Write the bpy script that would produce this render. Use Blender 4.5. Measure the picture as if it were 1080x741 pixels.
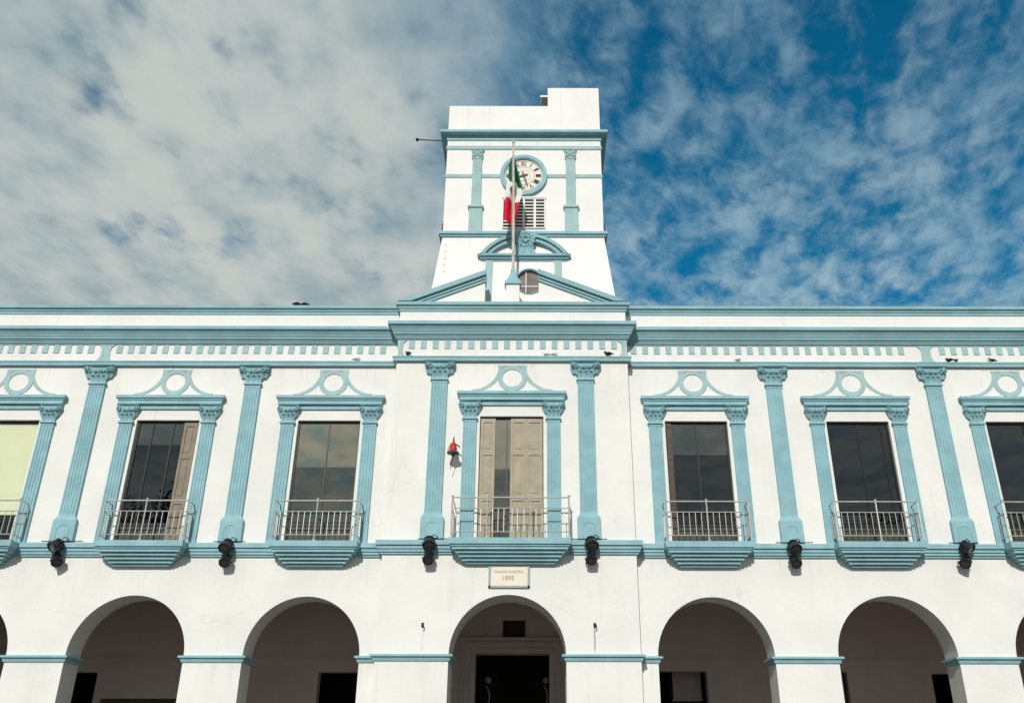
import bpy, math, random
from mathutils import Vector, Matrix
R = math.radians
random.seed(7)
S = bpy.context.scene
for o in list(bpy.data.objects): bpy.data.objects.remove(o)

# ------------------------------------------------------------------ camera
cam = bpy.data.cameras.new('camera'); camo = bpy.data.objects.new('camera', cam)
S.collection.objects.link(camo); S.camera = camo
cam.sensor_width = 36.0; cam.sensor_fit = 'HORIZONTAL'
cam.lens = 938.0 / 1080.0 * 36.0
cam.shift_x = -25.0 / 1080.0
cam.clip_end = 3000.0; cam.clip_start = 0.1
camo.matrix_world = Matrix.Translation((0.62, -22.0, 1.6)) @ Matrix.Rotation(R(90 + 25.35), 4, 'X') @ Matrix.Rotation(0.0018, 4, 'Z')

# ------------------------------------------------------------------ light
SUN_EL, SUN_AZ = 30.0, 9.0        # azimuth: degrees to the left, behind the viewer
w = bpy.data.worlds.new('World'); S.world = w; w.use_nodes = True
sun = bpy.data.lights.new('sun', 'SUN'); suno = bpy.data.objects.new('sun', sun)
S.collection.objects.link(suno)
sun.energy = 3.3; sun.angle = R(0.53); sun.color = (1.0, 0.975, 0.93)
d = Vector((-math.sin(R(SUN_AZ)) * math.cos(R(SUN_EL)), -math.cos(R(SUN_AZ)) * math.cos(R(SUN_EL)), math.sin(R(SUN_EL))))
suno.rotation_euler = (-d).to_track_quat('-Z', 'Y').to_euler()
suno.location = d * 80
S.view_settings.view_transform = 'Standard'; S.view_settings.look = 'None'
S.view_settings.exposure = 0.0; S.view_settings.gamma = 1.0
S.view_settings.use_curve_mapping = False

class NT:
    """small helper for building node trees"""
    def __init__(s, tree): s.t = tree; s.n = tree.nodes; s.l = tree.links
    def new(s, typ, **kw):
        n = s.n.new(typ)
        for k, v in kw.items(): setattr(n, k, v)
        return n
    def link(s, a, b): s.l.new(a, b)
    def put(s, sock, v):
        if isinstance(v, bpy.types.NodeSocket): s.l.new(v, sock)
        else: sock.default_value = v
    def math(s, op, a, b=0.0, c=None, clamp=False):
        n = s.new('ShaderNodeMath', operation=op, use_clamp=clamp)
        s.put(n.inputs[0], a); s.put(n.inputs[1], b)
        if c is not None: s.put(n.inputs[2], c)
        return n.outputs[0]
    def noise(s, vec, scale, detail=4.0, rough=0.55, dist=0.0):
        n = s.new('ShaderNodeTexNoise'); s.l.new(vec, n.inputs['Vector'])
        n.inputs['Scale'].default_value = scale; n.inputs['Detail'].default_value = detail
        n.inputs['Roughness'].default_value = rough; n.inputs['Distortion'].default_value = dist
        return n.outputs['Fac']
    def comb(s, x, y, z):
        n = s.new('ShaderNodeCombineXYZ')
        for i, v in enumerate((x, y, z)): s.put(n.inputs[i], v)
        return n.outputs[0]
    def sep(s, v):
        n = s.new('ShaderNodeSeparateXYZ'); s.l.new(v, n.inputs[0]); return n.outputs
    def smooth(s, v, a, b, lo=0.0, hi=1.0):
        n = s.new('ShaderNodeMapRange', interpolation_type='SMOOTHSTEP'); s.put(n.inputs[0], v)
        for i, q in enumerate((a, b, lo, hi)): s.put(n.inputs[i + 1], q)
        return n.outputs[0]
    def mix(s, f, a, b, blend='MIX'):
        n = s.new('ShaderNodeMix', data_type='RGBA', blend_type=blend)
        s.put(n.inputs['Factor'], f)
        for k, v in (('A', a), ('B', b)):
            q = [i for i in n.inputs if i.name == k and i.type == 'RGBA'][0]
            if isinstance(v, tuple) and len(v) == 3: v = (*v, 1.0)
            s.put(q, v)
        return [o for o in n.outputs if o.type == 'RGBA'][0]
    def vmul(s, v, xyz):
        n = s.new('ShaderNodeVectorMath', operation='MULTIPLY'); s.l.new(v, n.inputs[0]); n.inputs[1].default_value = xyz
        return n.outputs[0]

# sky: Nishita daylight with a broken cloud deck lying on a high level plane
t = NT(w.node_tree); t.n.clear()
outw = t.new('ShaderNodeOutputWorld'); bg = t.new('ShaderNodeBackground'); bg.inputs['Strength'].default_value = 0.1
sky = t.new('ShaderNodeTexSky', sky_type='NISHITA', sun_disc=False)
sky.sun_elevation = R(SUN_EL); sky.sun_rotation = R(180 + SUN_AZ)
sky.air_density = 1.0; sky.dust_density = 0.3; sky.ozone_density = 2.0
skyc = t.mix(1.0, sky.outputs[0], (0.03, 0.76, 0.90), 'MULTIPLY')
tc = t.new('ShaderNodeTexCoord')
dx, dy, dz = t.sep(tc.outputs['Generated'])
zc = t.math('MAXIMUM', dz, 0.06)
u = t.math('DIVIDE', dx, zc); v = t.math('DIVIDE', dy, zc)
P = t.comb(u, v, 0.0)
big = t.noise(P, 1.3, 3.0, 0.5)
mid = t.noise(t.vmul(P, (1.0, 0.72, 1.0)), 5.0, 5.0, 0.58, 0.1)
skew = t.comb(t.math('ADD', u, t.math('MULTIPLY', v, -0.22)), t.math('MULTIPLY', v, 0.60), 0.3)
puff = t.noise(skew, 19.0, 6.0, 0.60, 0.25)
tuft = t.noise(t.vmul(P, (1.0, 0.6, 1.0)), 9.0, 4.0, 0.55)
side = t.smooth(t.math('ADD', u, t.math('MULTIPLY', t.math('SUBTRACT', big, 0.5), 0.55)), 0.13, -0.30)     # thick deck to the left
behind = t.smooth(dy, 0.25, -0.15)                                          # and overcast behind the viewer
low = t.smooth(v, 0.9, 2.0)                                                # more cover towards the horizon
cov_l = t.smooth(t.math('ADD', t.math('MULTIPLY', mid, 0.62), t.math('MULTIPLY', tuft, 0.42)), 0.27, 0.50)
cov_r = t.smooth(t.math('ADD', t.math('ADD', t.math('MULTIPLY', puff, 0.70), t.math('MULTIPLY', mid, 0.60)), t.math('MULTIPLY', low, 0.07)), 0.52, 0.89)
cov_r = t.math('MULTIPLY', cov_r, t.math('ADD', 0.55, t.math('MULTIPLY', low, 0.40)))
thick = t.math('MAXIMUM', side, behind)
cov = t.math('ADD', t.math('MULTIPLY', t.math('MAXIMUM', cov_l, t.math('MULTIPLY', behind, 0.85)), thick), t.math('MULTIPLY', cov_r, t.math('SUBTRACT', 1.0, thick)), clamp=True)
shade = t.smooth(t.math('ADD', t.math('MULTIPLY', tuft, 0.5), t.math('MULTIPLY', t.noise(P, 2.3, 4.0, 0.55), 0.5)), 0.36, 0.62)
cl_l = t.mix(shade, (3.1, 4.0, 4.3), (5.4, 5.8, 5.55))
cl_r = t.mix(shade, (2.1, 3.8, 5.0), (3.7, 5.1, 5.8))
cl = t.mix(thick, cl_r, cl_l)
t.link(t.mix(cov, skyc, cl), bg.inputs['Color']); t.link(bg.outputs[0], outw.inputs[0])

# ------------------------------------------------------------------ materials
def mat(name, col, rough=0.7, var=0.06, vscale=1.5, streak=0.0, bump=0.0, bscale=25.0, metal=0.0, spec=0.3, col2=None, grime=0.0, extra=None):
    m = bpy.data.materials.new(name); m.use_nodes = True
    t = NT(m.node_tree); t.n.clear()
    o = t.new('ShaderNodeOutputMaterial'); b = t.new('ShaderNodeBsdfPrincipled')
    t.link(b.outputs[0], o.inputs[0])
    pos = t.new('ShaderNodeNewGeometry').outputs['Position']
    c2 = col2 or tuple(max(0, c * (1 - 2.2 * var)) for c in col)
    base = t.mix(t.smooth(t.noise(pos, vscale, 5.0, 0.6), 0.3, 0.72), c2, col)
    if streak:
        st = t.smooth(t.noise(t.vmul(pos, (3.2, 3.2, 0.22)), 1.6, 5.0, 0.62), 0.55, 0.80)
        base = t.mix(t.math('MULTIPLY', st, streak), base, (0.36, 0.33, 0.27))
    if grime:
        sp = t.smooth(t.noise(pos, 2.6, 6.0, 0.7, 0.4), 0.69, 0.745)
        base = t.mix(t.math('MULTIPLY', sp, grime), base, (0.30, 0.28, 0.24))
    if extra: base = extra(t, pos, base)
    t.link(base, b.inputs['Base Color'])
    b.inputs['Roughness'].default_value = rough; b.inputs['Metallic'].default_value = metal
    b.inputs['Specular IOR Level'].default_value = spec
    if bump:
        bp = t.new('ShaderNodeBump'); bp.inputs['Strength'].default_value = bump; bp.inputs['Distance'].default_value = 0.02
        h = t.math('ADD', t.noise(pos, bscale, 4.0, 0.6), t.math('MULTIPLY', t.noise(pos, 2.2, 3.0, 0.5), 1.6))
        t.link(h, bp.inputs['Height']); t.link(bp.outputs[0], b.inputs['Normal'])
    return m

def wall_extra(t, pos, base):
    # hairline cracks, a rust run below a wall hook, dust above the string course
    vo = t.new('ShaderNodeTexVoronoi', feature='DISTANCE_TO_EDGE'); vo.inputs['Scale'].default_value = 0.55
    wob = t.new('ShaderNodeVectorMath', operation='ADD'); t.link(pos, wob.inputs[0])
    nn = t.new('ShaderNodeTexNoise'); nn.inputs['Scale'].default_value = 1.7; nn.inputs['Detail'].default_value = 6; t.link(pos, nn.inputs['Vector'])
    t.link(nn.outputs['Color'], wob.inputs[1]); t.link(wob.outputs[0], vo.inputs['Vector'])
    line = t.smooth(vo.outputs['Distance'], 0.007, 0.0)
    msk = t.smooth(t.noise(pos, 0.5, 2.0, 0.5), 0.55, 0.68)
    base = t.mix(t.math('MULTIPLY', t.math('MULTIPLY', line, msk), 0.26), base, (0.30, 0.28, 0.25))
    x, y, z = t.sep(pos)
    def run(cx, z0, z1, k, wd):
        ax = t.smooth(t.math('ABSOLUTE', t.math('SUBTRACT', x, t.math('ADD', cx, t.math('MULTIPLY', t.math('SUBTRACT', t.noise(pos, 6.0, 2.0), 0.5), 0.03)))), wd, 0.0)
        zz = t.math('MULTIPLY', t.smooth(z, z0, z0 + 0.15), t.smooth(z, z1 + 0.02, z1))
        return t.math('MULTIPLY', t.math('MULTIPLY', ax, zz), k)
    base = t.mix(run(2.015, 4.1, 4.72, 0.8, 0.028), base, (0.16, 0.13, 0.10))
    base = t.mix(run(-2.02, 4.1, 4.72, 0.25, 0.03), base, (0.3, 0.27, 0.2))
    # faint drip marks under the mouldings
    dr = t.smooth(t.noise(t.vmul(pos, (7.0, 7.0, 0.5)), 1.0, 4.0, 0.6), 0.55, 0.75)
    band = t.math('ADD', t.smooth(z, 5.3, 6.4, 0.0, 1.0), 0.0)
    band = t.math('MULTIPLY', band, t.smooth(z, 6.42, 6.40))
    b2 = t.math('MULTIPLY', t.smooth(z, 10.9, 11.55), t.smooth(z, 11.57, 11.55))
    b3 = t.math('MULTIPLY', t.smooth(z, 3.2, 3.95), t.smooth(z, 3.97, 3.95))
    bb = t.math('ADD', t.math('ADD', band, b2), b3)
    base = t.mix(t.math('MULTIPLY', t.math('MULTIPLY', dr, bb), 0.38), base, (0.42, 0.38, 0.30))
    return base

def tower_extra(t, pos, base):
    x, y, z = t.sep(pos)
    dr = t.smooth(t.noise(t.vmul(pos, (6.0, 6.0, 0.45)), 1.0, 4.0, 0.6), 0.54, 0.74)
    b1 = t.math('MULTIPLY', t.smooth(z, 18.6, 19.68), t.smooth(z, 19.70, 19.68)); b2 = t.math('MULTIPLY', t.smooth(z, 15.0, 16.08), t.smooth(z, 16.10, 16.08))
    b3 = t.math('MULTIPLY', t.smooth(z, 20.3, 21.07), t.smooth(z, 21.09, 21.07))
    # a run of small dark holes up the left side of the base
    ch = t.math('MULTIPLY', t.smooth(t.math('ABSOLUTE', t.math('ADD', x, 2.06)), 0.035, 0.015), t.smooth(t.math('SINE', t.math('MULTIPLY', z, 26.0)), 0.55, 0.9))
    ch = t.math('MULTIPLY', ch, t.math('MULTIPLY', t.smooth(z, 14.6, 14.75), t.smooth(z, 16.0, 15.95)))
    base = t.mix(t.math('MULTIPLY', t.math('MULTIPLY', dr, t.math('ADD', b1, t.math('ADD', b2, b3))), 0.30), base, (0.40, 0.37, 0.31))
    return t.mix(t.math('MULTIPLY', ch, 0.6), base, (0.25, 0.23, 0.2))
M = {}
M['white'] = mat('white_limewash', (0.79, 0.776, 0.742), 0.85, 0.04, 0.7, streak=0.20, bump=0.22, bscale=18, grime=0.30, extra=wall_extra, spec=0.15)
M['white_tower'] = mat('white_tower_paint', (0.83, 0.815, 0.785), 0.85, 0.03, 0.8, streak=0.12, bump=0.2, bscale=18, grime=0.2, spec=0.15, extra=tower_extra)
M['teal'] = mat('teal_paint', (0.28, 0.485, 0.53), 0.65, 0.08, 2.4, streak=0.20, bump=0.12, bscale=30, grime=0.15, spec=0.25)
M['teal_flat'] = mat('pale_teal_limewash', (0.37, 0.52, 0.525), 0.8, 0.07, 2.5, streak=0.14, bump=0.1, grime=0.15, spec=0.15)
M['teal_trim'] = mat('teal_moulding_paint', (0.265, 0.45, 0.485), 0.65, 0.09, 1.1, streak=0.22, bump=0.12, grime=0.25, spec=0.25)
M['inner'] = mat('arcade_inner_paint', (0.62, 0.53, 0.50), 0.8, 0.06, 0.8, streak=0.15, bump=0.1)
M['intrados'] = mat('white_arch_soffit_paint', (0.70, 0.69, 0.66), 0.85, 0.03, 0.8, streak=0.1, bump=0.15)
M['darkroom'] = mat('painted_room_shade', (0.045, 0.038, 0.036), 0.9)  # darkness of rooms, vent and louvre gaps put into the base colour
M['wood'] = mat('pale_varnished_wood', (0.37, 0.315, 0.22), 0.5, 0.10, 3.0, streak=0.25)
M['greywood'] = mat('grey_brown_shutter_wood', (0.25, 0.20, 0.145), 0.5, 0.12, 3.0, streak=0.25)
M['plaqueframe'] = mat('grey_green_plaque_frame', (0.34, 0.43, 0.43), 0.7, 0.08, 4.0)
M['brownwood'] = mat('brown_door_wood', (0.085, 0.06, 0.042), 0.5, 0.15, 3.0)
M['frame'] = mat('dark_bronze_frame', (0.022, 0.019, 0.017), 0.4, 0.1)
M['steel'] = mat('brushed_steel', (0.60, 0.58, 0.54), 0.38, 0.08, 8.0, metal=0.45, spec=0.5)
M['black'] = mat('black_enamel', (0.014, 0.014, 0.018), 0.42, 0.2, 12.0, spec=0.45)
M['lens'] = mat('lamp_lens', (0.05, 0.05, 0.06), 0.08, 0.1, spec=0.6)
M['iron'] = mat('dark_iron', (0.03, 0.027, 0.025), 0.6, 0.2, 10.0)
M['paleiron'] = mat('pale_ironwork', (0.30, 0.27, 0.25), 0.5)
M['red'] = mat('red_bell_paint', (0.55, 0.015, 0.035), 0.4, 0.1, 6.0)
M['gold'] = mat('gold_paint', (0.55, 0.40, 0.10), 0.4, 0.1, 6.0)
M['dgreen'] = mat('dark_green_paint', (0.02, 0.07, 0.035), 0.5, 0.1, 6.0)
M['fl_green'] = mat('flag_green', (0.0, 0.13, 0.065), 0.8, 0.06, 8.0)
M['fl_white'] = mat('flag_white', (0.78, 0.76, 0.73), 0.8, 0.04, 8.0)
M['fl_red'] = mat('flag_red', (0.62, 0.012, 0.035), 0.8, 0.06, 8.0)
M['emblem'] = mat('flag_emblem_brown', (0.16, 0.10, 0.05), 0.8, 0.2, 20.0)
M['pole'] = mat('flagpole_paint', (0.62, 0.57, 0.50), 0.5, 0.12, 6.0)
M['dial'] = mat('clock_dial_white', (0.76, 0.72, 0.64), 0.6, 0.03, 4.0)
M['dialring'] = mat('clock_dial_ring', (0.55, 0.42, 0.33), 0.6, 0.05, 4.0)
M['numeral'] = mat('clock_numeral_brown', (0.08, 0.05, 0.04), 0.6, 0.1)
M['hand'] = mat('clock_hand_brown', (0.14, 0.06, 0.04), 0.5, 0.1)
M['plaque'] = mat('cream_plaque', (0.80, 0.72, 0.62), 0.6, 0.03, 3.0)
M['letter'] = mat('ochre_letters', (0.45, 0.32, 0.14), 0.5, 0.1, 6.0)
M['letter2'] = mat('olive_letters', (0.44, 0.40, 0.22), 0.5, 0.1, 6.0)
M['blind'] = mat('pale_green_blind', (0.80, 0.83, 0.60), 0.8, 0.02, 2.0)
M['kick'] = mat('grey_green_panel', (0.06, 0.065, 0.05), 0.5, 0.1, 5.0)
M['brick'] = mat('raw_brown_brick', (0.10, 0.075, 0.06), 0.9, 0.25, 9.0)
M['bird_dark'] = mat('dark_feathers', (0.025, 0.023, 0.025), 0.8, 0.2, 30.0)
M['bird_white'] = mat('white_feathers', (0.75, 0.73, 0.70), 0.8, 0.05, 30.0)
M['bird_grey'] = mat('brown_grey_feathers', (0.10, 0.075, 0.06), 0.8, 0.2, 30.0)
M['leaf'] = mat('dark_green_leaves', (0.04, 0.075, 0.02), 0.6, 0.3, 0.9)
M['bark'] = mat('grey_bark', (0.12, 0.10, 0.08), 0.9, 0.2, 4.0)
M['roof'] = mat('grey_roof_screed', (0.25, 0.24, 0.22), 0.9, 0.1, 1.0)
def paving(t, pos, base):
    br = t.new('ShaderNodeTexBrick'); br.inputs['Scale'].default_value = 1.0
    br.inputs['Brick Width'].default_value = 0.6; br.inputs['Row Height'].default_value = 0.6; br.inputs['Mortar Size'].default_value = 0.012
    t.link(pos, br.inputs['Vector'])
    br.inputs['Color1'].default_value = (1, 1, 1, 1); br.inputs['Color2'].default_value = (0.86, 0.86, 0.86, 1); br.inputs['Mortar'].default_value = (0.5, 0.5, 0.5, 1)
    return t.mix(1.0, base, br.outputs['Color'], 'MULTIPLY')
M['ground'] = mat('grey_paving', (0.23, 0.21, 0.185), 0.85, 0.12, 0.4, bump=0.15, extra=paving)
M['asphalt'] = mat('asphalt', (0.055, 0.054, 0.052), 0.9, 0.1, 0.8, bump=0.2, bscale=60)
M['kerb'] = mat('concrete_kerb', (0.30, 0.29, 0.27), 0.9, 0.1, 1.0)
M['roadpaint'] = mat('white_road_paint', (0.7, 0.7, 0.67), 0.7, 0.1, 3.0)

def glass(name, tint, refl, rough=0.015, gcol=(0.92, 0.95, 1.0)):
    m = bpy.data.materials.new(name); m.use_nodes = True; t = NT(m.node_tree); t.n.clear()
    o = t.new('ShaderNodeOutputMaterial'); mx = t.new('ShaderNodeMixShader')
    tr = t.new('ShaderNodeBsdfTransparent'); tr.inputs[0].default_value = (*tint, 1)
    gl = t.new('ShaderNodeBsdfGlossy'); gl.inputs['Roughness'].default_value = rough; gl.inputs['Color'].default_value = (*gcol, 1)
    fr = t.new('ShaderNodeLayerWeight'); fr.inputs['Blend'].default_value = 0.25
    pos = t.new('ShaderNodeNewGeometry').outputs['Position']
    bp = t.new('ShaderNodeBump'); bp.inputs['Strength'].default_value = 0.06; bp.inputs['Distance'].default_value = 0.02
    t.link(t.noise(pos, 1.3, 2.0, 0.5), bp.inputs['Height']); t.link(bp.outputs[0], gl.inputs['Normal'])
    t.link(t.math('ADD', t.math('MULTIPLY', fr.outputs['Facing'], 0.12), refl, clamp=True), mx.inputs[0])
    t.link(tr.outputs[0], mx.inputs[1]); t.link(gl.outputs[0], mx.inputs[2]); t.link(mx.outputs[0], o.inputs[0])
    return m
M['g_bright'] = glass('bright_reflection_glass', (0.35, 0.34, 0.30), 0.46, gcol=(1.0, 0.90, 0.70))  # pale sky reflection imitated by a warm tint and raised gloss
M['g_mid'] = glass('grey_tinted_glass', (0.35, 0.36, 0.36), 0.20, gcol=(1.0, 0.95, 0.86))
M['g_dark'] = glass('dark_tinted_glass', (0.30, 0.31, 0.34), 0.08)
M['g_clear'] = glass('clear_glass', (0.97, 0.97, 0.95), 0.04)
M['g_brown'] = mat('dusty_brown_glass', (0.24, 0.20, 0.175), 0.5, 0.2, 5.0, spec=0.12)

# ------------------------------------------------------------------ mesh helpers
col = S.collection
class MB:
    def __init__(s): s.v = []; s.f = []; s.m = []; s.cur = 0; s.smooth = False
    def add(s, verts, faces):
        o = len(s.v); s.v += [tuple(q) for q in verts]
        for f in faces: s.f.append([o + i for i in f]); s.m.append(s.cur)
    def quad(s, a, b, c, e): s.add([a, b, c, e], [(0, 1, 2, 3)])
    def box(s, x0, x1, y0, y1, z0, z1):
        s.add([(x0, y0, z0), (x1, y0, z0), (x1, y1, z0), (x0, y1, z0), (x0, y0, z1), (x1, y0, z1), (x1, y1, z1), (x0, y1, z1)],
              [(0, 1, 5, 4), (1, 2, 6, 5), (2, 3, 7, 6), (3, 0, 4, 7), (4, 5, 6, 7), (3, 2, 1, 0)])
    def frustum(s, b0, z0, b1, z1):
        (a, b, c, e), (g, h, i, j) = b0, b1
        s.add([(a, c, z0), (b, c, z0), (b, e, z0), (a, e, z0), (g, i, z1), (h, i, z1), (h, j, z1), (g, j, z1)],
              [(0, 1, 5, 4), (1, 2, 6, 5), (2, 3, 7, 6), (3, 0, 4, 7), (4, 5, 6, 7), (3, 2, 1, 0)])
    def prism_xz(s, pts, y0, y1):
        """closed outline in x,z extruded from y0 (front) to y1"""
        n = len(pts)
        s.add([(x, y0, z) for x, z in pts] + [(x, y1, z) for x, z in pts],
              [tuple(range(n)), tuple(range(2 * n - 1, n - 1, -1))] + [(i, i + n, (i + 1) % n + n, (i + 1) % n) for i in range(n)])
    def prism_yz(s, pts, x0, x1, k=1.0):
        n = len(pts)
        s.add([(x0, y, z) for y, z in pts] + [(x1, y, z) for y, z in pts],
              [tuple(range(n)), tuple(range(2 * n - 1, n - 1, -1))] + [(i, i + n, (i + 1) % n + n, (i + 1) % n) for i in range(n)])
    def strip_xz(s, inner, outer, y0, y1):
        """band between two polylines, with thickness"""
        n = len(inner)
        for i in range(n - 1):
            s.prism_xz([inner[i], inner[i + 1], outer[i + 1], outer[i]], y0, y1)
    def ring(s, cx, cz, ri, ro, y0, y1, n=40, sz=1.0):
        vs = []
        for i in range(n):
            a = 2 * math.pi * i / n; c, q = math.cos(a), math.sin(a) * sz
            vs += [(cx + ri * c, y0, cz + ri * q), (cx + ro * c, y0, cz + ro * q), (cx + ro * c, y1, cz + ro * q), (cx + ri * c, y1, cz + ri * q)]
        fs = []
        for i in range(n):
            a, b = 4 * i, 4 * ((i + 1) % n)
            fs += [(a, b, b + 1, a + 1), (a + 1, b + 1, b + 2, a + 2), (a + 3, b + 3, b, a)]
        s.add(vs, fs)
    def disc(s, cx, cz, r, y0, y1, n=36):
        s.prism_xz([(cx + r * math.cos(2 * math.pi * i / n), cz + r * math.sin(2 * math.pi * i / n)) for i in range(n)], y0, y1)
    def tube(s, pts, rad, n=8, cap=True):
        pts = [Vector(p) for p in pts]
        if not isinstance(rad, (list, tuple)): rad = [rad] * len(pts)
        up = None; rings = []
        for i, p in enumerate(pts):
            a = pts[max(i - 1, 0)]; b = pts[min(i + 1, len(pts) - 1)]
            tg = (b - a).normalized()
            if up is None: up = Vector((0, 0, 1)) if abs(tg.z) < 0.9 else Vector((0, 1, 0))
            sd = tg.cross(up).normalized(); up = sd.cross(tg).normalized()
            rings.append([p + (sd * math.cos(2 * math.pi * k / n) + up * math.sin(2 * math.pi * k / n)) * rad[i] for k in range(n)])
        vs = [q for r in rings for q in r]; fs = []
        for i in range(len(pts) - 1):
            for k in range(n):
                fs.append((i * n + k, i * n + (k + 1) % n, (i + 1) * n + (k + 1) % n, (i + 1) * n + k))
        if cap: fs += [tuple(range(n - 1, -1, -1)), tuple((len(pts) - 1) * n + k for k in range(n))]
        s.add(vs, fs)
    def lathe(s, c, prof, n=20, axis=Vector((0, 0, 1))):
        """prof: (radius, height) along axis from point c"""
        axis = Vector(axis).normalized(); c = Vector(c)
        e1 = axis.cross(Vector((0, 1, 0)) if abs(axis.y) < 0.9 else Vector((1, 0, 0))).normalized(); e2 = axis.cross(e1)
        vs = []; fs = []
        for r, h in prof:
            for k in range(n):
                a = 2 * math.pi * k / n; vs.append(c + axis * h + (e1 * math.cos(a) + e2 * math.sin(a)) * r)
        for i in range(len(prof) - 1):
            for k in range(n): fs.append((i * n + k, i * n + (k + 1) % n, (i + 1) * n + (k + 1) % n, (i + 1) * n + k))
        fs += [tuple(range(n - 1, -1, -1)), tuple((len(prof) - 1) * n + k for k in range(n))]
        s.add(vs, fs)
    def mould(s, x0, x1, y, prof, yb, left=True, right=True):
        """moulding of profile (projection, z) along a wall face at y from x0 to x1, mitred round the ends back to yb"""
        rows = []
        for p, z in prof:
            r = []
            if left: r += [(x0 - p, yb, z), (x0 - p, y - p, z)]
            else: r += [(x0, y - p, z)]
            if right: r += [(x1 + p, y - p, z), (x1 + p, yb, z)]
            else: r += [(x1, y - p, z)]
            rows.append(r)
        k = len(rows[0]); vs = [q for r in rows for q in r]; fs = []
        for i in range(len(rows) - 1):
            for j in range(k - 1): fs.append((i * k + j, i * k + j + 1, (i + 1) * k + j + 1, (i + 1) * k + j))
        s.add(vs, fs)
    def build(s, name, m, parent=None, smooth=False, loc=None):
        me = bpy.data.meshes.new(name); me.from_pydata(s.v, [], s.f)
        ms = m if isinstance(m, (list, tuple)) else [m]
        for q in ms: me.materials.append(M[q])
        if len(ms) > 1: me.polygons.foreach_set('material_index', s.m)
        if smooth or s.smooth: me.polygons.foreach_set('use_smooth', [True] * len(me.polygons))
        me.update()
        o = bpy.data.objects.new(name, me); col.objects.link(o)
        if parent: o.parent = parent
        if loc: o.location = loc
        return o
def tag(o, label=None, cat=None, group=None, kind=None):
    if label: o['label'] = label
    if cat: o['category'] = cat
    if group: o['group'] = group
    if kind: o['kind'] = kind
    return o
def empty(name, loc, label, cat, group=None):
    o = bpy.data.objects.new(name, None); col.objects.link(o); o.location = loc; o.empty_display_size = 0.2
    return tag(o, label, cat, group)
def kids(o): return [c for c in bpy.data.objects if c.parent == o]
def dup(o, loc, parent=None):
    c = o.copy(); col.objects.link(c); c.location = loc
    if parent: c.parent = parent
    for k in kids(o): 
        kc = k.copy(); col.objects.link(kc); kc.parent = c
        for g in kids(k):
            gc = g.copy(); col.objects.link(gc); gc.parent = kc
    return c
def text_mesh(name, body, size, m, parent, loc, extr=0.006, sx=1.0, rot=(R(90), 0, 0)):
    cu = bpy.data.curves.new(name, 'FONT'); cu.body = body; cu.size = size; cu.align_x = 'CENTER'; cu.align_y = 'CENTER'; cu.extrude = extr
    ob = bpy.data.objects.new(name + '_curve', cu); col.objects.link(ob)
    me = bpy.data.meshes.new_from_object(ob.evaluated_get(bpy.context.evaluated_depsgraph_get()))
    bpy.data.objects.remove(ob); bpy.data.curves.remove(cu)
    mtx = Matrix.Translation(loc) @ Matrix.Rotation(rot[2], 4, 'Z') @ Matrix.Rotation(rot[1], 4, 'Y') @ Matrix.Rotation(rot[0], 4, 'X') @ Matrix.Diagonal((sx, 1, 1, 1))
    me.transform(mtx); me.materials.clear(); me.materials.append(M[m])
    o = bpy.data.objects.new(name, me); col.objects.link(o)
    if parent: o.parent = parent
    return o

# ------------------------------------------------------------------ ground
g = MB(); g.quad((-900, -900, 0), (900, -900, 0), (900, 900, 0), (-900, 900, 0)); tag(g.build('plaza_ground', 'ground'), kind='structure')
g = MB(); g.box(-60, 60, -4.2, -0.02 - 0.33, -0.2, 0.13); tag(g.build('pavement', 'ground'), kind='structure')
g = MB(); g.box(-60, 60, -4.36, -4.203, -0.2, 0.135); tag(g.build('kerb', 'kerb'), kind='structure')
g = MB(); g.quad((-300, -12.5, 0.004), (300, -12.5, 0.004), (300, -4.362, 0.004), (-300, -4.362, 0.004)); tag(g.build('street', 'asphalt'), kind='structure')
g = MB()
for i in range(-12, 13): g.quad((i * 6 - 1.2, -8.5, 0.008), (i * 6 + 1.2, -8.5, 0.008), (i * 6 + 1.2, -8.38, 0.008), (i * 6 - 1.2, -8.38, 0.008))
tag(g.build('street_markings', 'roadpaint'), kind='structure')

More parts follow.
